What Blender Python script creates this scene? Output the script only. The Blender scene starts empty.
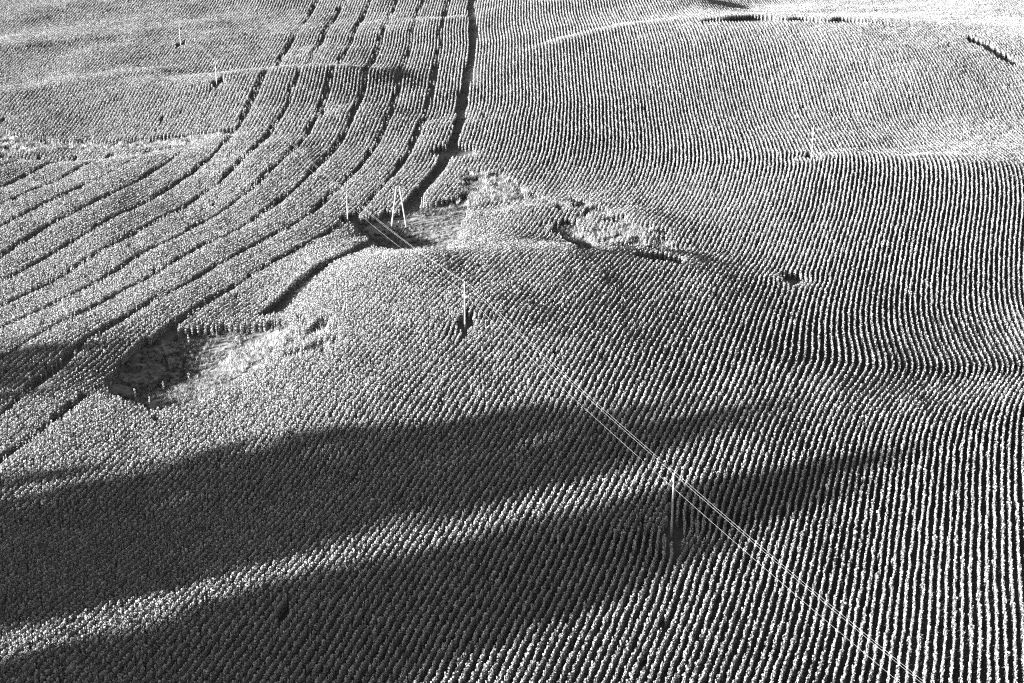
import bpy, math
import numpy as np
from mathutils import Vector, Quaternion

rng = np.random.default_rng(7)
R = math.radians
scene = bpy.context.scene
COL = scene.collection

SUN_AZ, SUN_EL = R(62), R(11.0)      # direction the light travels (clockwise from straight ahead)
LX, LY = math.sin(SUN_AZ), math.cos(SUN_AZ)
# ------------------------------------------------------------------ camera
CAM_H, FPX, PITCH = 75.0, 1540.0, R(21.2)
W, H = 1024, 683
CX, CY = W / 2, H / 2
cp, sp = math.cos(PITCH), math.sin(PITCH)

cam_d = bpy.data.cameras.new('camera')
cam = bpy.data.objects.new('camera', cam_d)
COL.objects.link(cam)
cam_d.sensor_width = 36.0
cam_d.lens = FPX * 36.0 / W
cam_d.clip_end = 20000
cam.location = (0, 0, CAM_H)
cam.rotation_euler = (R(90) - PITCH, 0, 0)
scene.camera = cam


def ray(u, v):
    a = (np.asarray(u, float) - CX) / FPX
    b = (CY - np.asarray(v, float)) / FPX
    return a, cp + sp * b, -sp + cp * b


def at_z(u, v, z=0.0):
    dx, dy, dz = ray(u, v)
    t = (z - CAM_H) / dz
    return dx * t, dy * t


def project(X, Y, Z):
    dz = Z - CAM_H
    depth = Y * cp - dz * sp
    up = Y * sp + dz * cp
    return CX + FPX * X / depth, CY - FPX * up / depth, depth


# ------------------------------------------------------------------ terrain
RIDGES = []      # (Xs, Ys, hs, w_front, w_back)


def ridge(pts, wf, wb, guess=0.0):
    """pts: (u, v, h): a crest line seen at (u, v), h metres above the plain there."""
    p = np.array(pts, float)
    X, Y = at_z(p[:, 0], p[:, 1], np.maximum(p[:, 2], 0) * 0.9 + guess)
    o = np.argsort(X)
    xs = np.arange(X.min() - 30, X.max() + 30, 1.0)
    k = np.exp(-(np.arange(-18, 19) / 7.0) ** 2)
    k /= k.sum()
    soft = lambda a: np.convolve(np.pad(a, 18, mode='edge'), k, 'valid')
    ys = soft(np.interp(xs, X[o], Y[o]))
    hs = soft(np.interp(xs, X[o], p[o, 2]))
    RIDGES.append((xs, ys, hs, wf, wb))


def sm_interp(x, xp, fp):
    return np.interp(x, xp, fp)


# right-hand hill whose crest crosses the picture
ridge([(640, 206, 0), (720, 189, 1.2), (800, 180, 3.2), (860, 178, 4.2), (940, 180, 5.0), (1024, 183, 5.2), (1150, 190, 5.2), (1400, 194, 0)], 42, 22)
ridge([(540, 138, 0), (600, 132, -1.0), (660, 124, -1.8), (720, 119, -2.2), (790, 120, -2.6), (860, 126, -3.0), (1024, 128, -3.0), (1250, 128, -3.0), (1400, 128, 0)], 24, 16)
# far hill
ridge([(455, 68, 0), (500, 59, 1.6), (560, 47, 4.0), (620, 41, 6.0), (690, 37, 8.0), (800, 36, 9.0), (880, 38, 8.5), (960, 43, 7), (1024, 47, 6), (1200, 54, 5), (1400, 54, 0)], 62, 55)
FAR = RIDGES[-1]
ridge([(470, 66, 0), (520, 53, 1.3), (575, 46, 1.3), (630, 42, 1.0), (690, 40, 0)], 10, 5, 3.5)
ridge([(462, 24, 0), (500, 20, 2.0), (550, 15, 3.5), (640, 7, 4.5), (690, 10, 3.5), (740, 14, 0)], 28, 14)
ridge([(470, 12, 0), (520, 8, 2.0), (580, 2, 3), (680, -6, 3), (800, -8, 0)], 20, 14)
# left far terraces
ridge([(100, 97, 0), (160, 87, 1.4), (217, 80, 3.0), (300, 75, 3.2), (345, 76, 2.4), (420, 81, 0)], 26, 10)
ridge([(402, 28, 0), (425, 24, 1.5), (460, 24, 1.5), (482, 26, 0)], 12, 6)
ridge([(390, 100, 0), (412, 98, 1.3), (440, 98, 1.3), (462, 94, 0)], 9, 5)
ridge([(238, 152, 0), (258, 152, 1.2), (285, 148, 1.2), (305, 144, 0)], 7, 5)
ridge([(-220, 6, 0), (-60, 4, 1.4), (60, 2, 1.6), (150, -4, 1.6), (330, -6, 0)], 26, 26)
ridge([(-150, 60, 0), (-20, 50, 1.1), (60, 42, 1.1), (140, 36, 0)], 26, 22)
ridge([(-150, 98, 0), (0, 92, 1.6), (90, 88, 1.6), (170, 84, 0)], 18, 16)
# left valley
ridge([(-300, 156, -2.4), (0, 153, -2.4), (100, 152, -2.0), (180, 146, -1.4), (250, 134, 0)], 9, 34)
ridge([(-300, 155, -1.6), (0, 152, -1.6), (70, 155, -1.0), (110, 155, 0)], 2.2, 3.0)
# front hillock
ridge([(268, 312, 0), (300, 298, 1.6), (325, 286, 3.8), (350, 278, 5.0), (400, 271, 5.8), (480, 269, 5.9), (560, 268, 4.9), (640, 274, 3.7), (700, 283, 2.8), (800, 296, 1.6), (900, 306, 0.7), (1020, 318, 0)], 55, 15)
# basin behind the hillock
ridge([(325, 232, 0), (360, 232, -1.4), (420, 230, -1.8), (480, 226, -1.6), (530, 210, 0)], 9, 12)
# small knolls right of the basin
ridge([(465, 224, 0), (490, 212, 1.4), (540, 211, 1.6), (566, 214, 0)], 10, 5)
ridge([(586, 236, 0), (606, 224, 2.0), (650, 232, 1.7), (700, 250, 0)], 11, 12)
ridge([(545, 242, 0), (566, 242, -1.6), (586, 250, -1.6), (604, 255, 0)], 5, 5)
# right-hand dip
ridge([(780, 384, 0), (850, 371, -0.7), (900, 360, -1.5), (960, 347, -2.2), (1024, 340, -3.2), (1200, 324, -3.2), (1400, 322, 0)], 20, 30)
ridge([(700, 404, 0), (760, 396, 0.9), (860, 384, 1.0), (910, 378, 0)], 20, 5)
# left field, falling scarp
ridge([(-260, 402, 1.6), (-60, 388, 1.6), (0, 374, 1.6), (60, 355, 1.6), (100, 346, 1.4), (150, 344, 1.2), (200, 341, 0.8), (260, 336, 0)], 8, 30)
ridge([(880, 672, 0), (950, 640, 1.4), (1024, 606, 2.6), (1120, 560, 2.6), (1300, 540, 0)], 8, 14)
# lower left clearing bowl
ridge([(90, 394, 0), (135, 386, -2.0), (190, 376, -2.4), (240, 362, -1.6), (290, 345, 0)], 8, 7)
# two long folds in the foreground
ridge([(-260, 505, 1.6), (0, 474, 1.6), (120, 452, 1.5), (200, 444, 1.4), (330, 424, 1.2), (450, 412, 1.2), (560, 407, 1.0), (700, 402, 0.6), (770, 398, 0)], 11, 30)
ridge([(-260, 740, 1.4), (0, 676, 1.4), (110, 642, 1.4), (200, 612, 1.3), (400, 556, 1.2), (560, 524, 1.1), (690, 490, 1.0), (770, 464, 0.6), (880, 430, 0)], 13, 15)


def vnoise(X, Y, scale, seed):
    r = np.random.default_rng(seed).random((64, 64)) * 2 - 1
    x, y = X / scale + 31.3, Y / scale + 7.7
    xi, yi = np.floor(x).astype(int), np.floor(y).astype(int)
    fx, fy = x - xi, y - yi
    fx, fy = fx * fx * fx * (fx * (6 * fx - 15) + 10), fy * fy * fy * (fy * (6 * fy - 15) + 10)
    g = lambda a, b: r[a % 64, b % 64]
    return ((g(xi, yi) * (1 - fx) + g(xi + 1, yi) * fx) * (1 - fy)
            + (g(xi, yi + 1) * (1 - fx) + g(xi + 1, yi + 1) * fx) * fy)


def height(X, Y):
    X, Y = np.asarray(X, float), np.asarray(Y, float)
    z = np.zeros(np.broadcast(X, Y).shape)
    for xs, ys, hs, wf, wb in RIDGES:
        yc, h = sm_interp(X, xs, ys), sm_interp(X, xs, hs)
        d = Y - yc
        w = np.where(d < 0, wf, wb)
        z = z + h * np.exp(-(d / w) ** 2)
    z = z + 0.75 * vnoise(X, Y, 34, 1) + 0.42 * vnoise(X, Y, 14, 2) + 0.09 * vnoise(X, Y, 5, 3)
    a_, s_ = LX * X + LY * Y, -LY * X + LX * Y      # unseen bank added to lift the shadow-casting grove, left of the view
    z = z + 11.0 * np.exp(-((a_ + 44) / 15) ** 2) / (1 + np.exp(-(s_ - 97) / 2.5)) / (1 + np.exp((s_ - 160) / 5))
    far = np.clip((np.hypot(X, Y - 250) - 420) / 900, 0, 1)
    return z + far * far * (30 * vnoise(X, Y, 420, 4) + 10)


def on_ground(u, v):
    """the point of the terrain seen at (u, v)"""
    dx, dy, dz = ray(u, v)
    u = np.asarray(u, float)
    t = np.full(u.shape, 60.0)
    for k in range(900):
        z = CAM_H + dz * t
        gap = z - height(dx * t, dy * t)
        t = t + np.where(gap > 0.02, np.maximum(gap * 0.6, 0.02), 0)
        if np.all(gap <= 0.05):
            break
    return dx * t, dy * t


def inside(X, Y, poly):
    px, py = poly
    res = np.zeros(X.shape, bool)
    n = len(px)
    for i in range(n):
        j = (i - 1) % n
        c = ((py[i] > Y) != (py[j] > Y))
        with np.errstate(divide='ignore', invalid='ignore'):
            xi = (px[j] - px[i]) * (Y - py[i]) / (py[j] - py[i]) + px[i]
        res ^= c & (X < xi)
    return res


def plan_poly(pts):
    p = np.array(pts, float)
    return on_ground(p[:, 0], p[:, 1])


# ------------------------------------------------------------------ crop rows
C_ROW = 0.75
Y0T, WT, A1 = 279.0, 15.0, math.tan(R(16.8))


def S(Y):      # sideways drift of every row: 17 degrees near, straight ahead far
    q = (np.asarray(Y, float) - Y0T) / WT
    return -A1 * WT * np.log1p(np.exp(-np.clip(q, -60, 60)))


def fan(Y):
    return 1 + 0.00045 * np.maximum(Y - 290, 0)


def row_x(q, Y):
    return S(Y) + q * fan(Y)


def row_q(X, Y):
    return (X - S(Y)) / fan(Y)


# ------------------------------------------------------------------ materials
def mat(name, col, rough=0.8, noise=None, spec=0.2, metal=0.0, per_object=0.0, trans=0.0, obj_noise=None):
    m = bpy.data.materials.new(name)
    m.use_nodes = True
    nt = m.node_tree
    b = nt.nodes['Principled BSDF']
    b.inputs['Roughness'].default_value = rough
    b.inputs['Specular IOR Level'].default_value = spec
    b.inputs['Metallic'].default_value = metal
    b.inputs['Base Color'].default_value = (col, col, col, 1)
    out = None
    if per_object:
        oi = nt.nodes.new('ShaderNodeObjectInfo')
        mr = nt.nodes.new('ShaderNodeMapRange')
        mr.inputs['To Min'].default_value = col * (1 - per_object)
        mr.inputs['To Max'].default_value = col * (1 + per_object)
        nt.links.new(oi.outputs['Random'], mr.inputs['Value'])
        out = mr.outputs['Result']
    elif noise:
        geo = nt.nodes.new('ShaderNodeNewGeometry')
        n1 = nt.nodes.new('ShaderNodeTexNoise')
        n1.inputs['Scale'].default_value = noise[0]
        n1.inputs['Detail'].default_value = 8
        n1.inputs['Roughness'].default_value = 0.65
        nt.links.new(geo.outputs['Position'], n1.inputs['Vector'])
        mr = nt.nodes.new('ShaderNodeMapRange')
        mr.inputs['From Min'].default_value = 0.3
        mr.inputs['From Max'].default_value = 0.7
        mr.inputs['To Min'].default_value = col * (1 - noise[1])
        mr.inputs['To Max'].default_value = col * (1 + noise[1])
        nt.links.new(n1.outputs['Fac'], mr.inputs['Value'])
        out = mr.outputs['Result']
        bp = nt.nodes.new('ShaderNodeBump')
        bp.inputs['Strength'].default_value = 0.6
        bp.inputs['Distance'].default_value = 0.15
        nt.links.new(n1.outputs['Fac'], bp.inputs['Height'])
        nt.links.new(bp.outputs['Normal'], b.inputs['Normal'])
    if out is not None:
        nt.links.new(out, b.inputs['Base Color'])
    if trans:
        tr = nt.nodes.new('ShaderNodeBsdfTranslucent')
        tr.inputs['Color'].default_value = (col, col, col, 1)
        if out is not None:
            nt.links.new(out, tr.inputs['Color'])
        mx = nt.nodes.new('ShaderNodeMixShader')
        mx.inputs['Fac'].default_value = trans
        nt.links.new(b.outputs['BSDF'], mx.inputs[1])
        nt.links.new(tr.outputs['BSDF'], mx.inputs[2])
        nt.links.new(mx.outputs['Shader'], nt.nodes['Material Output'].inputs['Surface'])
    return m


M_SOIL = mat('dark_soil', 0.06, 0.95, (0.9, 0.35), 0.1)
M_CLEAR = mat('damp_clearing_soil', 0.09, 0.95, (1.1, 0.55), 0.1)
M_PALE = mat('pale_dry_soil', 0.22, 0.95, (1.2, 0.3), 0.1)
M_TRACK = mat('track_soil', 0.05, 0.95, (2.0, 0.25), 0.1)
M_RUT = mat('wet_rut_soil', 0.025, 0.9, (3.0, 0.3), 0.1)
M_LEAF = mat('crop_leaf', 0.13, 0.7, None, 0.12, per_object=0.30, trans=0.12)
M_STEM = mat('crop_stem', 0.10, 0.7, None, 0.2)
M_GRASS = mat('dry_grass', 0.16, 0.8, None, 0.1, per_object=0.6, trans=0.3)
M_WEED = mat('dull_weed', 0.10, 0.8, None, 0.1, per_object=0.6, trans=0.2)
M_BUSH = mat('bush_leaf', 0.08, 0.6, None, 0.3, trans=0.2)
M_WOOD = mat('weathered_pole_wood', 0.11, 0.75, (6.0, 0.25), 0.2)
M_ARM = mat('grey_steel', 0.10, 0.45, None, 0.4, metal=0.3)
M_CERAMIC = mat('insulator_glaze', 0.16, 0.25, None, 0.5)
M_WIRE = mat('dull_aluminium_wire', 0.16, 0.6, None, 0.3)
M_BARK = mat('bush_bark', 0.06, 0.8)
M_STONE = mat('pale_stone', 0.35, 0.9, (1.5, 0.25), 0.1)


# ------------------------------------------------------------------ mesh helpers
def mesh_obj(name, verts, faces, m, parent=None, smooth=False):
    me = bpy.data.meshes.new(name)
    me.from_pydata([tuple(map(float, v)) for v in verts], [], [tuple(f) for f in faces])
    me.update()
    for mm in (m if isinstance(m, (list, tuple)) else [m]):
        me.materials.append(mm)
    if smooth:
        me.polygons.foreach_set('use_smooth', [True] * len(me.polygons))
    o = bpy.data.objects.new(name, me)
    COL.objects.link(o)
    o.parent = parent
    return o


def tag(o, label=None, cat=None, group=None, kind=None):
    if label: o['label'] = label
    if cat: o['category'] = cat
    if group: o['group'] = group
    if kind: o['kind'] = kind
    return o


class MB:
    def __init__(self):
        self.v, self.f = [], []

    def add(self, v, f):
        n = len(self.v)
        self.v += [tuple(map(float, p)) for p in v]
        self.f += [tuple(i + n for i in q) for q in f]

    def tube(self, pts, rad, n=8, cap=True):
        pts = [Vector(p) for p in pts]
        rad = rad if isinstance(rad, (list, tuple)) else [rad] * len(pts)
        vs, fs = [], []
        for i, p in enumerate(pts):
            d = (pts[min(i + 1, len(pts) - 1)] - pts[max(i - 1, 0)]).normalized()
            a = d.cross(Vector((0, 0, 1)) if abs(d.z) < 0.9 else Vector((1, 0, 0))).normalized()
            b = d.cross(a).normalized()
            for k in range(n):
                t = 2 * math.pi * k / n
                vs.append(p + (a * math.cos(t) + b * math.sin(t)) * rad[i])
        for i in range(len(pts) - 1):
            for k in range(n):
                fs.append((i * n + k, i * n + (k + 1) % n, (i + 1) * n + (k + 1) % n, (i + 1) * n + k))
        if cap:
            fs.append(tuple(range(n))[::-1])
            fs.append(tuple((len(pts) - 1) * n + k for k in range(n)))
        self.add(vs, fs)

    def box(self, c, half, rz=0.0):
        ca, sa = math.cos(rz), math.sin(rz)
        vs = []
        for dz in (-1, 1):
            for dx, dy in ((-1, -1), (1, -1), (1, 1), (-1, 1)):
                x, y = dx * half[0], dy * half[1]
                vs.append((c[0] + x * ca - y * sa, c[1] + x * sa + y * ca, c[2] + dz * half[2]))
        self.add(vs, [(0, 3, 2, 1), (4, 5, 6, 7), (0, 1, 5, 4), (1, 2, 6, 5), (2, 3, 7, 6), (3, 0, 4, 7)])

    def build(self, name, m, parent=None, smooth=False):
        return mesh_obj(name, self.v, self.f, m, parent, smooth)


# ------------------------------------------------------------------ ground sheet
def axis(lo, hi, step, far_lo, far_hi):
    core = np.arange(lo, hi + step, step)
    out, s, x = [], step, core[-1]
    while x < far_hi:
        s *= 1.22
        x += s
        out.append(x)
    inn, s, x = [], step, core[0]
    while x > far_lo:
        s *= 1.22
        x -= s
        inn.append(x)
    return np.array(inn[::-1] + list(core) + out)


gx = axis(-200, 205, 1.0, -4000, 4000)
gy = axis(85, 560, 0.9, -2500, 6000)
GX, GY = np.meshgrid(gx, gy)
GZ = height(GX, GY)
nx, ny = len(gx), len(gy)
me = bpy.data.meshes.new('ground')
me.vertices.add(nx * ny)
me.vertices.foreach_set('co', np.stack([GX, GY, GZ], -1).astype(np.float32).ravel())
ii = (np.arange(ny - 1)[:, None] * nx + np.arange(nx - 1)[None, :]).ravel()
quads = np.stack([ii, ii + 1, ii + nx + 1, ii + nx], 1).astype(np.int32)
me.loops.add(quads.size)
me.loops.foreach_set('vertex_index', quads.ravel())
me.polygons.add(len(quads))
me.polygons.foreach_set('loop_start', np.arange(0, quads.size, 4, dtype=np.int32))
me.update()
me.validate()
me.polygons.foreach_set('use_smooth', np.ones(len(quads), bool))
me.materials.append(M_SOIL)
ground = bpy.data.objects.new('ground', me)
COL.objects.link(ground)
tag(ground, 'dark soil of the rolling farmland under the crop', 'ground', kind='structure')


def drape_poly(name, poly, m, label, cat, lift=0.05, step=0.9):
    """a patch of soil laid on the terrain inside a plan polygon, with a frayed edge"""
    px, py = poly
    xs = np.arange(px.min(), px.max() + step, step)
    ys = np.arange(py.min(), py.max() + step, step)
    A, B = np.meshgrid(xs, ys)
    jx, jy = A + 0.5 * vnoise(A, B, 1.7, 11), B + 0.5 * vnoise(A, B, 1.7, 12)
    Z = height(A, B)
    keep = inside(jx[:-1, :-1] + step / 2, jy[:-1, :-1] + step / 2, poly)
    n = len(xs)
    vs = np.stack([A + 0.3 * vnoise(A, B, 1.3, 13), B + 0.3 * vnoise(A, B, 1.3, 14), Z + lift], -1).reshape(-1, 3)
    fs = [(j * n + i, j * n + i + 1, (j + 1) * n + i + 1, (j + 1) * n + i) for j, i in zip(*np.nonzero(keep))]
    used = sorted({k for f in fs for k in f})
    rm = {k: i for i, k in enumerate(used)}
    o = mesh_obj(name, vs[used], [tuple(rm[k] for k in f) for f in fs], m, smooth=True)
    return tag(o, label, cat, kind='structure')


def drape_strip(name, X, Y, half, m, label, cat, lift=0.06):
    vs, fs = [], []
    X, Y = np.asarray(X), np.asarray(Y)
    tx, ty = np.gradient(X), np.gradient(Y)
    L = np.hypot(tx, ty)
    nx_, ny_ = ty / L, -tx / L
    hw = half * (1 + 0.25 * vnoise(X, Y, 3.0, 21))
    K = 5
    for k in range(K):
        s = (k / (K - 1) * 2 - 1) * hw
        x, y = X + nx_ * s, Y + ny_ * s
        vs.append(np.stack([x, y, height(x, y) + lift], -1))
    n = len(X)
    V = np.concatenate(vs)
    for k in range(K - 1):
        for i in range(n - 1):
            fs.append((k * n + i, (k + 1) * n + i, (k + 1) * n + i + 1, k * n + i + 1))
    o = mesh_obj(name, V, fs, m, smooth=True)
    return tag(o, label, cat, kind='structure')


# ------------------------------------------------------------------ clearings and gaps (seen outlines laid on the terrain)
P_LOW = plan_poly([(108, 404), (116, 380), (136, 354), (165, 340), (200, 338), (245, 335), (270, 331), (288, 328), (290, 338), (272, 366), (238, 390), (205, 407), (180, 417), (150, 420), (126, 412)])
P_UP = plan_poly([(350, 229), (375, 224), (402, 216), (440, 208), (458, 204), (467, 213), (463, 226), (461, 240), (452, 252), (440, 258), (400, 258), (376, 256), (368, 246), (355, 238)])
P_VAL = plan_poly([(-70, 133), (0, 137), (60, 147), (110, 147), (180, 141), (235, 134), (243, 137), (190, 149), (110, 156), (60, 157), (0, 158), (-70, 160)])
P_GR1 = plan_poly([(466, 182), (478, 176), (500, 180), (522, 194), (545, 206), (500, 209), (480, 203), (464, 213), (458, 206)])
P_GR2 = plan_poly([(218, 372), (238, 352), (262, 344), (286, 332), (288, 342), (280, 356), (262, 367), (240, 376)])
P_DK1 = plan_poly([(550, 238), (560, 227), (576, 228), (579, 234), (590, 244), (593, 258), (578, 258), (570, 250), (560, 242)])
P_DK2 = plan_poly([(636, 262), (660, 263), (684, 268), (682, 273), (655, 269), (636, 266)])
P_DK3 = plan_poly([(778, 280), (795, 281), (803, 287), (798, 291), (788, 289)])
P_DK4 = plan_poly([(966, 41), (985, 48), (1006, 62), (1018, 69), (1013, 72), (1000, 65), (982, 53), (965, 45)])
P_DK5 = plan_poly([(428, 159), (440, 153), (458, 150), (472, 153), (474, 160), (460, 163), (440, 163)])
P_DK6 = plan_poly([(635, 192), (652, 192), (656, 199), (640, 202)])
P_DK7 = plan_poly([(812, 122), (830, 124), (850, 127), (848, 129), (828, 128), (806, 126)])
P_GRM = plan_poly([(540, 196), (575, 206), (608, 218), (600, 236), (582, 226), (560, 218), (535, 210)])
P_GR4 = plan_poly([(278, 340), (305, 324), (338, 330), (338, 352), (312, 364), (284, 366)])
P_GR3 = plan_poly([(592, 238), (604, 224), (630, 222), (660, 232), (690, 250), (684, 260), (650, 258), (612, 256), (596, 250)])
CUTS = [P_LOW, P_UP, P_VAL, P_GR1, P_DK1, P_DK2, P_DK3, P_DK4, P_DK5]

# main track
tu, tv = np.array([452.0, 460.0, 474.0]), np.array([150.0, 100.0, 25.0])
tX, tY = on_ground(tu, tv)
Q_TRACK = float(np.mean(row_q(tX, tY)))


def track_dev(Y):      # small bends of the track against the rows
    return 1.0 * np.exp(-((Y - 400) / 40) ** 2) - 0.8 * np.exp(-((Y - 468) / 25) ** 2) + 3.0 / (1 + np.exp(np.clip((Y - 248) / 6, -50, 50)))


tyy = np.arange(188, 545, 0.8)
txx = row_x(Q_TRACK + track_dev(tyy), tyy)
POLES = {}
for k, (u, v) in {'front': (671, 541), 'knoll': (465, 331), 'basin': (348, 227), 'ridge': (217, 88), 'far': (181, 49), 'lone': (811, 164)}.items():
    x, y = on_ground(np.array([u]), np.array([v]))
    POLES[k] = (float(x[0]), float(y[0]))
al, ar = on_ground(np.array([391.5, 406.5]), np.array([228.0, 228.5]))
POLES['twin'] = (float(al.mean()), float(ar.mean()))


KX, KY = at_z(np.array([660.0, 770, 850, 930, 1024, 1150]), np.array([404.0, 394, 386, 374, 354, 340]))
KA = np.array([0.0, 1.2, 3.0, 3.6, 3.6, 3.6])


def warp(X, Y):
    """rows part round the poles and one bare spot"""
    for k, amp, rx, ry in (('front', 1.0, 3.5, 3.2), ('knoll', 0.9, 3.0, 3.0), ('lone', 0.8, 3.5, 3.5), ('far', 0.9, 3, 4), ('ridge', 0.9, 3, 4)):
        px, py = POLES[k]
        side = np.where(X - px >= 0, 1.0, -1.0)
        X = X + side * amp * np.exp(-np.abs(X - px) / rx) * np.exp(-((Y - py) / ry) ** 2)
    hx, hy = P_DK3[0].mean(), P_DK3[1].mean()
    side = np.where(X - hx >= 0, 1.0, -1.0)
    X = X + side * 1.0 * np.exp(-np.abs(X - hx) / 3) * np.exp(-((Y - hy + 1) / 2.2) ** 2)
    # the rows kink over the low fold on the right
    yk = np.interp(X, KX, KY)
    X = X + np.interp(X, KX, KA) * np.exp(-np.where(Y < yk, (Y - yk) / 13, (Y - yk) / 12) ** 2)
    return X


# plant positions
Ymin, Ymax = 100.0, 540.0
rows = []
i_lo, i_hi = int(-330 / C_ROW), int(260 / C_ROW)
for i in range(i_lo, i_hi):
    q = i * C_ROW
    ds = 0.165
    Y = np.arange(Ymin, Ymax, ds)
    keep = rng.random(len(Y)) < np.interp(Y, [100, 220, 330, 540], [1.0, 0.95, 0.80, 0.66])
    Y = Y[keep] + rng.normal(0, 0.06, keep.sum())
    X = row_x(q, Y)
    half = (CX + 70) / FPX * (Y * cp + CAM_H * sp)
    ok = np.abs(X) < half + 3
    if not ok.any():
        continue
    X, Y = X[ok], Y[ok]
    if (i - round(Q_TRACK / C_ROW)) % 10 == 0 and Q_TRACK - 400 < q < Q_TRACK - 2:
        # tramline: the row is missing, with a few stragglers
        m = (rng.random(len(X)) < np.clip(0.05 + 0.35 * vnoise(Y, np.full(len(Y), i * 3.7), 6.0, 33), 0.02, 0.6)) | ((q < Q_TRACK - 48) & (Y > 300))
        X, Y = X[m], Y[m]
    elif (i - round(Q_TRACK / C_ROW)) % 10 == 9 and q < Q_TRACK - 2:
        m = (rng.random(len(X)) < np.clip(0.18 + 0.9 * vnoise(Y, np.full(len(Y), i * 2.9), 7.0, 34), 0.05, 1)) | ((q < Q_TRACK - 48) & (Y > 300))
        X, Y = X[m], Y[m]
    # random missing stretches
    m = vnoise(Y, np.full(len(Y), i * 9.1), 3.2, 31) > -0.965
    X, Y = X[m], Y[m]
    X = warp(X, Y) + 0.55 * vnoise(X, Y, 30, 35) + 0.07 * vnoise(Y, np.full(len(Y), i * 5.3), 2.6, 32) + rng.normal(0, 0.034, len(Y))
    rows.append(np.stack([X, Y, np.full(len(X), i, float)], 1))
P = np.concatenate(rows)
X, Y = P[:, 0], P[:, 1]
bad = np.zeros(len(X), bool)
edge = np.zeros(len(X), bool)
for poly in CUTS:
    edge |= inside(X + 2.6 * vnoise(X, Y, 2.4, 43), Y + 2.6 * vnoise(X, Y, 2.4, 44), poly)
    bad |= inside(X + 0.4 * vnoise(X, Y, 1.5, 41), Y + 0.4 * vnoise(X, Y, 1.5, 42), poly)
bad |= edge & (rng.random(len(X)) < 0.6)
for poly, lim in ((P_GR3, -0.1), (P_GRM, 0.0), (P_GR4, 0.1)):
    bad |= inside(X, Y, poly) & (vnoise(X, Y, 2.0, 45) > lim)
bad &= ~(inside(X, Y, P_LOW) & (rng.random(len(X)) < 0.004))
bad |= (np.abs(X - np.interp(Y, tyy, txx)) < np.where(Y < 240, 1.8, np.where(Y < 262, 1.25, 1.05))) & (Y > 196)
for k, (px, py) in POLES.items():
    r = {'front': 1.2, 'knoll': 1.1, 'twin': 2.2}.get(k, 1.6)
    bad |= np.hypot(X - px, (Y - py) * 0.8) < r
# headland strip behind the far hill
yc = sm_interp(X, FAR[0], FAR[1])
xa, _ = at_z(694.0, 31.0, 8)
xb, _ = at_z(915.0, 35.0, 8)
bad |= (X > xa) & (X < xb) & (Y > yc + 6) & (Y < yc + 6 + 15 * np.clip((xb - X) / 45, 0, 1) * np.clip((X - xa) / 14, 0, 1) * (1 + 0.8 * vnoise(X, np.full(len(X), 3.3), 5.0, 46)))
P = P[~bad]
X, Y = P[:, 0], P[:, 1]
Z = height(X, Y)
U, V, D = project(X, Y, Z)
vis = (U > -70) & (U < W + 70) & (V > -14) & (V < H + 75)
X, Y, Z, U, V, D = (a[vis] for a in (X, Y, Z, U, V, D))
N = len(X)
print('plants', N)
size = (1.0 + 0.10 * vnoise(X, Y, 11, 51) + 0.06 * vnoise(X, Y, 27, 53) + 0.05 * vnoise(X, Y, 3.0, 52)) * rng.normal(1.0, 0.035, N).clip(0.8, 1.2)
wide = rng.normal(1.0, 0.16, N).clip(0.65, 1.4) * np.where(rng.random(N) < 0.16, 1.55, 1.0) * np.interp(Y, [100, 220, 330, 540], [1.0, 1.0, 1.0, 1.05])
rotz = -np.arctan(A1 / (1 + np.exp(np.clip((Y - Y0T) / WT, -60, 60)))) + rng.integers(0, 2, N) * math.pi + rng.normal(0, 0.25, N)
tilt = rng.normal(0, 0.022, (N, 2))
variant = rng.integers(0, 6, N)


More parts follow.
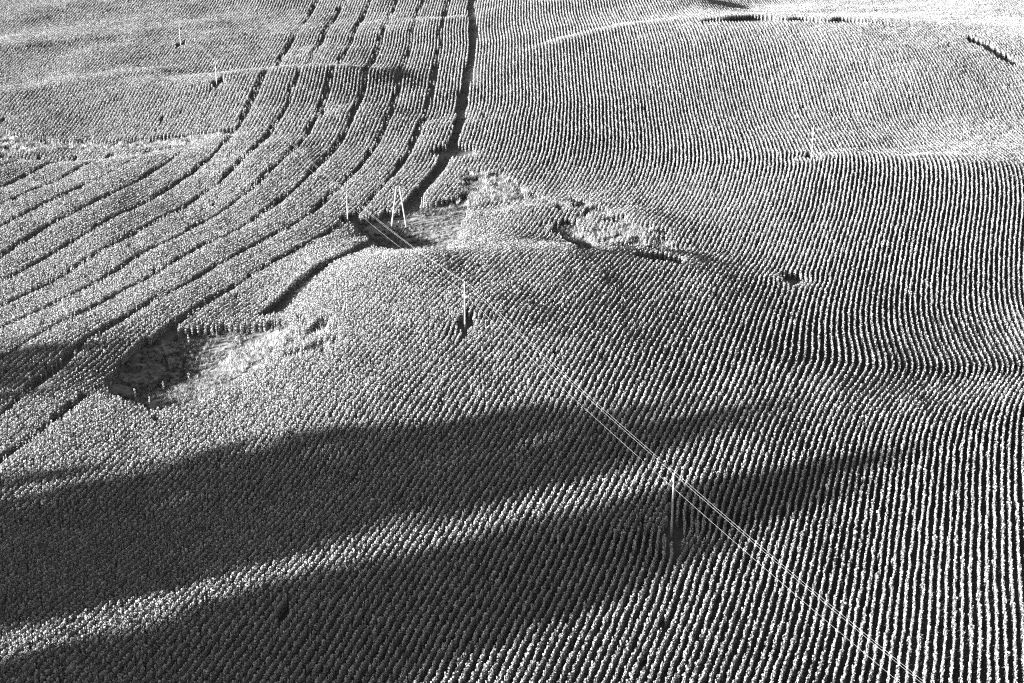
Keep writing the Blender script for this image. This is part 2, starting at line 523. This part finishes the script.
# ------------------------------------------------------------------ the crop plant
def crop_plant_mesh(name, seed):
    r = np.random.default_rng(100 + seed)
    v, f, mi = [], [], []

    def put(vs, fs, k):
        n = len(v)
        v.extend(vs)
        for q in fs:
            f.append(tuple(a + n for a in q))
            mi.append(k)
    hgt = 1.5 + r.normal(0, 0.03)
    lean = r.normal(0, 0.012, 2)
    axis_at = lambda h: np.array([lean[0] * h * h, lean[1] * h * h, h])
    ring = []
    for h, rad in ((-0.15, 0.02), (0.8, 0.018), (hgt, 0.011)):
        c = axis_at(h)
        ring += [tuple(c + np.array([math.cos(a) * rad, math.sin(a) * rad, 0])) for a in (0, 2.094, 4.189)]
    fs = []
    for s in (0, 3):
        for k in range(3):
            fs.append((s + k, s + (k + 1) % 3, s + 3 + (k + 1) % 3, s + 3 + k))
    put(ring, fs, 1)
    n = 14
    a0 = r.random() * 6.28
    for k in range(n):
        t = k / (n - 1)
        h = 0.38 + (hgt - 0.42) * t ** 0.8
        a = a0 + k * 2.4 + r.normal(0, 0.25)
        L = (0.30 - 0.10 * t) * (1 + r.normal(0, 0.12))
        wd = L * 0.36
        up = 0.55 + 0.35 * t + r.normal(0, 0.15)
        d = np.array([math.cos(a) * 0.36, math.sin(a) * 1.1, 0])
        s = np.array([-math.sin(a) * 0.7, math.cos(a), 0])
        base = axis_at(h)
        pts, pr = [], base
        ang = up
        for j, (ww, dl) in enumerate(((0.12, 0.0), (0.9, 0.36), (0.8, 0.34), (0.08, 0.34))):
            pr = pr + (d * math.cos(ang) + np.array([0, 0, math.sin(ang)])) * L * dl
            tw = s * wd * ww + np.array([0, 0, 0.25 * wd * ww * r.normal(0, 1)])
            pts += [tuple(pr - tw), tuple(pr + tw)]
            ang -= 0.75 + r.normal(0, 0.12)
        put(pts, [(0, 1, 3, 2), (2, 3, 5, 4), (4, 5, 7, 6)], 0)
    # nodding seed head
    c = axis_at(hgt + 0.02)
    a = r.random() * 6.28
    nrm = Vector((math.cos(a) * 0.8, math.sin(a) * 0.8, 0.45)).normalized()
    e1 = nrm.orthogonal().normalized()
    e2 = nrm.cross(e1)
    hd = [tuple(c + np.array(nrm) * 0.05)]
    for k in range(6):
        t = k * math.pi / 3
        hd.append(tuple(c + np.array(e1 * math.cos(t) + e2 * math.sin(t)) * 0.085))
    put(hd, [(0, 1 + k, 1 + (k + 1) % 6) for k in range(6)], 0)
    me = bpy.data.meshes.new(name)
    me.from_pydata([tuple(map(float, p)) for p in v], [], f)
    me.materials.append(M_LEAF)
    me.materials.append(M_STEM)
    me.polygons.foreach_set('material_index', mi)
    me.update()
    return me


PLANT_ME = [crop_plant_mesh('crop_plant', k) for k in range(6)]
proto_col = bpy.data.collections.new('crop_plant_kinds')
for k, pm in enumerate(PLANT_ME):
    proto_col.objects.link(bpy.data.objects.new('crop_plant_kind_' + 'abcdef'[k], pm))


def grass_tuft_mesh(name, seed, m=None):
    r = np.random.default_rng(300 + seed)
    v, f = [], []
    for k in range(26):
        a = r.random() * 6.28
        b = np.array([r.normal(0, 0.12), r.normal(0, 0.12), -0.03])
        L = r.uniform(0.45, 1.0)
        out = r.uniform(0.1, 0.55) * L
        d = np.array([math.cos(a), math.sin(a), 0])
        s = np.array([-math.sin(a), math.cos(a), 0]) * 0.018
        mid = b + d * out * 0.35 + np.array([0, 0, L * 0.6])
        tip = b + d * out + np.array([0, 0, L * 0.92])
        n = len(v)
        v += [tuple(b - s), tuple(b + s), tuple(mid + s * 1.3), tuple(mid - s * 1.3), tuple(tip)]
        f += [(n, n + 1, n + 2, n + 3), (n + 3, n + 2, n + 4)]
    me = bpy.data.meshes.new(name)
    me.from_pydata([tuple(map(float, p)) for p in v], [], f)
    me.materials.append(m or M_GRASS)
    me.update()
    return me


grass_col = bpy.data.collections.new('grass_tuft_kinds')
for k in range(4):
    grass_col.objects.link(bpy.data.objects.new('grass_tuft_kind_' + 'abcd'[k], grass_tuft_mesh('grass_tuft', k)))


weed_col = bpy.data.collections.new('weed_tuft_kinds')
for k in range(4):
    weed_col.objects.link(bpy.data.objects.new('weed_tuft_kind_' + 'abcd'[k], grass_tuft_mesh('weed_tuft', k + 10, M_WEED)))


def scatter(name, pos, rot, scl, idx, coll):
    """one object: instances of a collection's objects on points"""
    n = len(pos)
    me = bpy.data.meshes.new(name)
    me.vertices.add(n)
    me.vertices.foreach_set('co', np.asarray(pos, np.float32).ravel())
    for nm, typ, dat, key in (('rot', 'FLOAT_VECTOR', rot, 'vector'), ('scl', 'FLOAT_VECTOR', scl, 'vector'), ('kind_id', 'INT', idx, 'value')):
        a = me.attributes.new(nm, typ, 'POINT')
        a.data.foreach_set(key, np.asarray(dat, np.int32 if typ == 'INT' else np.float32).ravel())
    o = bpy.data.objects.new(name, me)
    COL.objects.link(o)
    ng = bpy.data.node_groups.new(name, 'GeometryNodeTree')
    ng.interface.new_socket('Geometry', in_out='INPUT', socket_type='NodeSocketGeometry')
    ng.interface.new_socket('Geometry', in_out='OUTPUT', socket_type='NodeSocketGeometry')
    nd = ng.nodes
    gi, go = nd.new('NodeGroupInput'), nd.new('NodeGroupOutput')
    ci = nd.new('GeometryNodeCollectionInfo')
    ci.inputs['Collection'].default_value = coll
    ci.inputs['Separate Children'].default_value = True
    ci.inputs['Reset Children'].default_value = True
    iop = nd.new('GeometryNodeInstanceOnPoints')
    iop.inputs['Pick Instance'].default_value = True

    def attr(nm, typ):
        a = nd.new('GeometryNodeInputNamedAttribute')
        a.data_type = typ
        a.inputs['Name'].default_value = nm
        return a.outputs['Attribute']
    L = ng.links
    L.new(gi.outputs[0], iop.inputs['Points'])
    L.new(ci.outputs['Instances'], iop.inputs['Instance'])
    L.new(attr('kind_id', 'INT'), iop.inputs['Instance Index'])
    e2r = nd.new('FunctionNodeEulerToRotation')
    L.new(attr('rot', 'FLOAT_VECTOR'), e2r.inputs[0])
    L.new(e2r.outputs[0], iop.inputs['Rotation'])
    L.new(attr('scl', 'FLOAT_VECTOR'), iop.inputs['Scale'])
    L.new(iop.outputs['Instances'], go.inputs[0])
    md = o.modifiers.new('scatter', 'NODES')
    md.node_group = ng
    return o


# the 300 nearest plants in the frame are objects of their own, the rest is one mass
U2, V2, _ = project(X, Y, Z + 0.9 * size)
cand = np.nonzero((U2 > 6) & (U2 < W - 6) & (V2 < H - 5) & (V2 > 0))[0]
near = cand[np.argsort(D[cand] - 0.0 * size[cand])[:300]]
mask = np.ones(N, bool)
mask[near] = False
pos = np.stack([X, Y, Z], 1)
rot = np.stack([tilt[:, 0], tilt[:, 1], rotz], 1)
scl = np.stack([wide, wide, size], 1)
crop = scatter('crop_plants', pos[mask], rot[mask], scl[mask], variant[mask], proto_col)
tag(crop, 'dense rows of tall leafy crop covering the rolling hills', 'crop', kind='stuff')
for j in near:
    o = bpy.data.objects.new('crop_plant', PLANT_ME[variant[j]])
    COL.objects.link(o)
    o.location = pos[j]
    o.rotation_euler = rot[j]
    o.scale = scl[j]
    tag(o, 'tall leafy crop plant in a row along the near edge of the field', 'crop plant', 'crop plants along the near edge of the field')

# ------------------------------------------------------------------ soil sheets
drape_poly('damp_clearing', P_LOW, M_CLEAR, 'bare damp hollow below the left-hand field, beside the pale grass', 'clearing')
drape_poly('weedy_clearing', P_UP, M_CLEAR, 'bare weedy clearing behind the front hillock, beneath the A-shaped pole', 'clearing')
drape_poly('dry_valley_floor', P_VAL, M_PALE, 'pale dry valley floor between the two left-hand fields', 'ground')
drape_strip('dirt_track', txx, tyy, 0.95, M_TRACK, 'dark narrow dirt track running straight up the far hillside between the rows', 'track')


def rut(u0, v0, u1, v1, label, bend=0.0):
    t = np.linspace(0, 1, 14)
    u, v = u0 + (u1 - u0) * t + bend * t * (1 - t), v0 + (v1 - v0) * t
    x, y = on_ground(u, v)
    drape_strip('wheel_rut', x, y, 0.22, M_RUT, label, 'wheel rut', lift=0.09)


rut(461, 197, 477, 209, 'dark wheel rut on the pale grassy bank, the one nearer the clearing')
rut(472, 198, 485, 207, 'dark wheel rut on the pale grassy bank, the one farther from the clearing')
rut(166, 358, 169, 383, 'dark wheel rut in the damp hollow, the one beside the shaded field edge')
rut(185, 357, 181, 384, 'dark wheel rut in the damp hollow, the one nearer the pale grass')

# ------------------------------------------------------------------ wild grass
gp, gs = [], []


def grass_fill(poly, dens, smin, smax, edge=0.6):
    px, py = poly
    n = int((px.max() - px.min() + 2) * (py.max() - py.min() + 2) * dens)
    x = rng.uniform(px.min() - 1, px.max() + 1, n)
    y = rng.uniform(py.min() - 1, py.max() + 1, n)
    k = inside(x + edge * vnoise(x, y, 1.5, 61), y + edge * vnoise(x, y, 1.5, 62), poly)
    k &= vnoise(x, y, 2.5, 63) + rng.normal(0, 0.4, n) > -0.35
    x, y = x[k], y[k]
    gp.append(np.stack([x, y, height(x, y)], 1))
    gs.append(rng.uniform(smin, smax, len(x)))


grass_fill(P_GR1, 8.0, 0.8, 1.9, 3.0)
grass_fill(P_GR3, 6.0, 0.7, 1.7, 3.0)
grass_fill(P_GRM, 5.0, 0.6, 1.6, 3.0)
grass_fill(P_GR4, 4.0, 0.7, 1.5, 3.0)
grass_fill(P_DK1, 1.2, 0.5, 1.0)
grass_fill(P_GR2, 5.0, 0.7, 1.3)
grass_fill(P_VAL, 4.5, 0.6, 1.6, 2.0)
grass_fill(P_LOW, 0.25, 0.3, 0.7)


def flush(name, coll, label):
    p, sc = np.concatenate(gp), np.concatenate(gs)
    n = len(p)
    o = scatter(name, p, np.stack([rng.normal(0, .15, n), rng.normal(0, .15, n), rng.random(n) * 6.28], 1),
                np.stack([sc * 1.2, sc * 1.2, sc], 1), rng.integers(0, 4, n), coll)
    tag(o, label, 'grass', kind='stuff')
    gp.clear()
    gs.clear()


flush('wild_grass', grass_col, 'pale tall wild grass in the clearings and along the dry valley')
grass_fill(P_LOW, 7.0, 0.25, 0.75, 2.0)
grass_fill(P_UP, 8.0, 0.2, 0.7, 2.0)
grass_fill(P_DK1, 3.0, 0.4, 0.9, 1.0)
ty_ = rng.uniform(200, 530, 700)
tx_ = np.interp(ty_, tyy, txx) + rng.choice([-1, 0, 0, 1], 700) * 0.75 + rng.normal(0, .12, 700)
k_ = vnoise(tx_, ty_, 7, 64) > -0.1
gp.append(np.stack([tx_[k_], ty_[k_], height(tx_[k_], ty_[k_])], 1))
gs.append(rng.uniform(.2, .7, k_.sum()))
flush('weeds', weed_col, 'low dark weeds covering the clearing floors and fringing the dirt track')

# ------------------------------------------------------------------ bushes and pale boulders in the dry valley
def bush(u, v, wdt, hgt, label, seed):
    r = np.random.default_rng(500 + seed)
    x, y = on_ground(np.array([float(u)]), np.array([float(v)]))
    x, y = float(x[0]), float(y[0])
    e = bpy.data.objects.new('bush', None)
    COL.objects.link(e)
    e.location = (x, y, float(height(x, y)) - 0.05)
    tag(e, label, 'bush', 'bushes in the dry valley')
    st = MB()
    for k in range(7):
        a = r.random() * 6.28
        st.tube([(0, 0, 0), (math.cos(a) * wdt * .2, math.sin(a) * wdt * .15, hgt * .45), (math.cos(a) * wdt * .38, math.sin(a) * wdt * .3, hgt * .75)], [0.05, 0.035, 0.015], 5)
    st.build('stem', M_BARK, e)
    n = int(420 * wdt)
    cl = [(r.normal(0, .3) * wdt * .8, r.normal(0, .3) * wdt * .6, hgt * r.uniform(.35, .75), r.uniform(.2, .36)) for _ in range(9)]
    fo = MB()
    for k in range(n):
        c = cl[r.integers(0, 9)]
        d = Vector(r.normal(0, 1, 3)).normalized()
        p = Vector((c[0], c[1], c[2])) + Vector((d.x * wdt * c[3], d.y * wdt * c[3], d.z * hgt * c[3])) * r.uniform(.6, 1.0)
        q = Quaternion(Vector(r.normal(0, 1, 3)).normalized(), r.random() * 6.28)
        s = r.uniform(.05, .11)
        fo.add([p + q @ Vector(t) for t in ((-s * .5, -s, 0), (s * .5, -s, 0), (s * .6, s * .4, 0), (0, s * 1.3, 0), (-s * .6, s * .4, 0))], [(0, 1, 2, 3, 4)])
    fo.build('foliage', M_BUSH, e)


bush(57, 155, 3.2, 1.7, 'low leafy bush in the dry valley, at the end of the dark gully', 1)
bush(71, 157, 2.6, 1.3, 'low leafy bush in the dry valley, second from the dark gully', 2)
bush(87, 157, 2.2, 1.2, 'low leafy bush in the dry valley, in the middle of the line of bushes', 3)
bush(101, 155, 2.6, 1.6, 'darkest leafy bush in the dry valley, right before the last bush', 4)
bush(121, 153, 2.2, 1.1, 'smallest leafy bush, last of the line along the dry valley', 5)
bush(75, 146, 1.0, 1.9, 'narrow upright bush standing at the field edge above the dry valley', 6)


def boulder(u, v, s, label, seed):
    r = np.random.default_rng(700 + seed)
    x, y = on_ground(np.array([float(u)]), np.array([float(v)]))
    x, y = float(x[0]), float(y[0])
    vs, fs = [], []
    nu, nv = 14, 8
    ph = r.random(6) * 6.28
    for j in range(nv + 1):
        th = math.pi * j / nv
        for i in range(nu):
            a = 2 * math.pi * i / nu
            k = 1 + .16 * math.sin(2 * a + ph[0]) * math.sin(th) + .12 * math.sin(3 * a + ph[1] + 2 * th) + .08 * math.sin(5 * th + ph[2])
            vs.append((s[0] * k * math.sin(th) * math.cos(a), s[1] * k * math.sin(th) * math.sin(a), s[2] * k * math.cos(th)))
    for j in range(nv):
        for i in range(nu):
            fs.append((j * nu + i, (j + 1) * nu + i, (j + 1) * nu + (i + 1) % nu, j * nu + (i + 1) % nu))
    o = mesh_obj('boulder', vs, fs, M_STONE, smooth=True)
    o.location = (x, y, float(height(x, y)) + s[2] * .35)
    tag(o, label, 'boulder', 'pale boulders above the dry valley gully')


boulder(15, 141, (1.3, 0.9, 0.75), 'largest pale boulder above the dark gully in the dry valley', 1)
boulder(26, 150, (0.8, 0.6, 0.45), 'small pale boulder on the lip of the dark gully', 2)
boulder(34, 149, (0.55, 0.5, 0.4), 'smallest pale boulder, beside the bushes on the gully lip', 3)

# ------------------------------------------------------------------ unseen grove added left of the view to cast the long foreground shadows
M_TREE = mat('tree_leaf', 0.07, 0.6, None, 0.3, trans=0.15)


def tree_meshes(seed):
    r = np.random.default_rng(900 + seed)
    b = MB()
    b.tube([(0, 0, -0.5), (0.1, 0, 0.25), (0, 0.1, 0.6), (0, 0, 0.9)], [0.030, 0.022, 0.014, 0.004], 9)
    for k in range(9):
        a, h = r.random() * 6.28, r.uniform(0.15, 0.7)
        l = 0.22 * (1 - 0.5 * h)
        b.tube([(0, 0, h), (math.cos(a) * l * .6, math.sin(a) * l * .6, h + .07), (math.cos(a) * l, math.sin(a) * l, h + .16)], [0.010, 0.006, 0.002], 5)
    tm = bpy.data.meshes.new('trunk')
    tm.from_pydata(b.v, [], b.f)
    tm.materials.append(M_BARK)
    f = MB()
    cl = []
    for k in range(46):
        h = r.uniform(0.10, 0.97)
        w = 0.27 * math.sin(math.pi * min(1, (h + .12) / 1.16)) ** 0.7
        a = r.random() * 6.28
        q = math.sqrt(r.random()) * w * 0.8
        cl.append((q * math.cos(a), q * math.sin(a), h, r.uniform(0.06, 0.11)))
    for c in cl:
        for k in range(75):
            d = Vector(r.normal(0, 1, 3)).normalized() * c[3] * r.uniform(.3, 1) ** .5
            p = Vector(c[:3]) + d
            q = Quaternion(Vector(r.normal(0, 1, 3)).normalized(), r.random() * 6.28)
            sz = r.uniform(.012, .024)
            f.add([p + q @ Vector(t) for t in ((-sz * .6, -sz, 0), (sz * .6, -sz, 0), (sz * .7, sz * .3, 0), (0, sz * 1.3, 0), (-sz * .7, sz * .3, 0))], [(0, 1, 2, 3, 4)])
    fm = bpy.data.meshes.new('crown')
    fm.from_pydata(f.v, [], f.f)
    fm.materials.append(M_TREE)
    return tm, fm


TREE_ME = [tree_meshes(k) for k in range(3)]
# (across the light, along the light, how far the shadow tip should reach)
CASTER_GROVE = [(97, -42, 24), (100, -46, 42), (103, -40, 62), (106, -47, 80), (108.5, -41, 94), (111, -46, 104), (113, -40, 112), (115.5, -50, 117), (116, -43, 116),
         (127.5, -41, 115), (128.5, -50, 115), (131, -45, 115), (135.5, -40, 111), (138, -50, 104), (141, -44, 97), (145, -41, 83), (146.5, -50, 76), (150, -45, 60), (154.5, -42, 40), (159, -47, 24),
         (177, -41, 38), (180, -44, 44), (184, -40, 47), (188, -46, 50), (192, -41, 46), (196, -45, 30)]
for k, (s_, a_, tip) in enumerate(CASTER_GROVE):
    x, y = LX * a_ - LY * s_, LY * a_ + LX * s_
    zg = float(height(x, y))
    th = (tip - a_) * math.tan(SUN_EL) + 0.5 - zg
    e = bpy.data.objects.new('tree', None)
    COL.objects.link(e)
    e.location = (x, y, zg)
    tag(e, 'unseen leafy tree added left of the field to cast the long shadows', 'tree', 'unseen trees added to cast the long shadows')
    for nm, mm in zip(('trunk', 'crown'), TREE_ME[k % 3]):
        c = bpy.data.objects.new(nm, mm)
        COL.objects.link(c)
        c.parent = e
        wsc = min(th, 17.0) if nm == 'crown' else th
        c.scale = (wsc, wsc, th)
        c.rotation_euler = (0, 0, k * 1.7)

# ------------------------------------------------------------------ poles and wires
line_dir = (Vector((*POLES['front'], 0)) - Vector((*POLES['knoll'], 0))).normalized()
ARM = Vector((-line_dir.y, line_dir.x, 0))
if ARM.x < 0:
    ARM = -ARM
ARM_RZ = math.atan2(ARM.y, ARM.x)
POLE_H = 7.6


def utility_pole(x, y, label, h=POLE_H, arm=True):
    z = float(height(x, y))
    e = bpy.data.objects.new('utility_pole', None)
    COL.objects.link(e)
    e.location = (x, y, z)
    tag(e, label, 'utility pole', 'utility poles in the crop')
    b = MB()
    b.tube([(0, 0, -0.6), (0.01, 0, h * .5), (0, 0, h)], [0.125, 0.105, 0.085], 12)
    b.build('post', M_WOOD, e, smooth=False)
    za = h - 0.75
    att = []
    if arm:
        b = MB()
        b.box((0, 0.0, za), (1.06, 0.055, 0.06), ARM_RZ)
        br = b
        br.tube([(ARM * 0.5) + Vector((0, 0, za - .02)), Vector((0, 0, za - .55))], 0.02, 5)
        br.tube([(ARM * -0.5) + Vector((0, 0, za - .02)), Vector((0, 0, za - .55))], 0.02, 5)
        b.build('crossarm', M_ARM, e)
        spots = [ARM * -0.80 + Vector((0, 0, za + .06)), Vector((0, 0, h)), ARM * 0.98 + Vector((0, 0, za + .06))]
    else:
        spots = [Vector((0, 0, h))]
    for s in spots:
        i = MB()
        i.tube([s, s + Vector((0, 0, .08))], 0.02, 6)
        i.tube([s + Vector((0, 0, z_)) for z_ in (.06, .08, .12, .15, .19, .23)], [.03, .06, .045, .06, .045, .03], 10)
        i.build('insulator', M_CERAMIC, e, smooth=True)
        att.append(Vector((x, y, z)) + s + Vector((0, 0, .22)))
    return att


p0 = Vector((*POLES['front'], 0)) + line_dir * 66.0 - ARM * 0.3
LINE = {}
LINE['near'] = utility_pole(p0.x, p0.y, 'wooden utility pole holding the wires before the near edge of the field')
LINE['front'] = utility_pole(*POLES['front'], 'tall wooden utility pole with its base in long shadow, nearest of all', h=7.2)
LINE['knoll'] = utility_pole(*POLES['knoll'], 'wooden utility pole on the sunlit front hillock, below its crest', h=6.4)
LINE['basin'] = utility_pole(*POLES['basin'], 'wooden utility pole at the edge of the clearing, left of the A-shaped pole', h=5.6)
LINE['ridge'] = utility_pole(*POLES['ridge'], 'pale wooden utility pole on the bright terrace crest beyond the dry valley', h=6.0)
LINE['far'] = utility_pole(*POLES['far'], 'pale wooden utility pole on the far slope, farthest and highest in the picture', h=6.5)
utility_pole(*POLES['lone'], 'lone wooden utility pole in the dip of the right-hand hillside, away from the wires', h=7.0, arm=False)

# A-shaped twin pole in the clearing
xl, xr = float(al[0]), float(al[1])
yt = POLES['twin'][1]
xm = (xl + xr) / 2
zt = float(height(xm, yt))
e = bpy.data.objects.new('utility_pole', None)
COL.objects.link(e)
e.location = (xm, yt, zt)
tag(e, 'A-shaped twin-legged wooden utility pole standing in the weedy clearing', 'utility pole', 'utility poles in the crop')
hw = (xr - xl) / 2
for s in (-1, 1):
    b = MB()
    zb = float(height(xm + s * hw, yt)) - zt
    b.tube([(s * (hw + .1), 0, zb - .6), (s * 0.28, 0, 7.2)], [.15, .11], 12)
    b.build('leg', M_WOOD, e)
b = MB()
b.box((0, 0, 6.75), (0.55, 0.05, 0.07))
b.build('crossbar', M_ARM, e)
for s in (-1, 1):
    b = MB()
    p = Vector((s * .28, 0, 7.2))
    b.tube([p + Vector((0, 0, z_)) for z_ in (-.02, .05, .08, .12, .15, .19, .23)], [.02, .03, .06, .045, .06, .045, .03], 10)
    b.build('insulator', M_CERAMIC, e, smooth=True)

order = ['near', 'front', 'knoll', 'basin', 'ridge', 'far']
for k, lab in enumerate(('power wire on the left end of the crossarms, apart from the other two',
                         'power wire running over the pole tops, lower wire of the close pair',
                         'power wire on the right end of the crossarms, upper wire of the close pair')):
    b = MB()
    pts = []
    for a, c in zip(order[:-1], order[1:]):
        p, q = LINE[a][k], LINE[c][k]
        L = (p - q).length
        sag = 0.55 * (L / 63.0) ** 2 if L < 80 else 1.4
        for t in np.linspace(0, 1, 14)[:-1]:
            pts.append(p.lerp(q, t) - Vector((0, 0, sag * 4 * t * (1 - t))))
    pts.append(LINE['far'][k])
    b.tube(pts, 0.0065, 5)
    tag(b.build('power_wire', M_WIRE, smooth=True), lab, 'power wire', 'power wires strung between the poles')

# ------------------------------------------------------------------ light
d = Vector((math.sin(SUN_AZ) * math.cos(SUN_EL), math.cos(SUN_AZ) * math.cos(SUN_EL), -math.sin(SUN_EL)))
sd = bpy.data.lights.new('sun', 'SUN')
sd.energy = 5.0
sd.angle = R(0.8)
sd.color = (1, 1, 1)
so = bpy.data.objects.new('sun', sd)
COL.objects.link(so)
so.rotation_euler = d.to_track_quat('-Z', 'Y').to_euler()
so.location = (-200, 300, 200)

w = bpy.data.worlds.new('World')
scene.world = w
w.use_nodes = True
nt = w.node_tree
bg = nt.nodes['Background']
sky = nt.nodes.new('ShaderNodeTexSky')
sky.sky_type = 'NISHITA'
sky.sun_disc = False
sky.sun_elevation = SUN_EL
sky.sun_rotation = SUN_AZ + math.pi
bw = nt.nodes.new('ShaderNodeSeparateColor')
nt.links.new(sky.outputs['Color'], bw.inputs['Color'])
nt.links.new(bw.outputs['Red'], bg.inputs['Color'])      # black-and-white film behind a red filter
bg.inputs['Strength'].default_value = 0.05

vs = scene.view_settings
vs.view_transform = 'Standard'
vs.look = 'None'
vs.gamma = 1.0
vs.use_curve_mapping = False
vs.exposure = 3.9
scene.cycles.max_bounces = 4
scene.cycles.diffuse_bounces = 2
scene.cycles.glossy_bounces = 1
scene.cycles.transmission_bounces = 2
scene.cycles.use_denoising = False
scene.cycles.pixel_filter_type = 'BLACKMAN_HARRIS'
scene.cycles.filter_width = 1.2
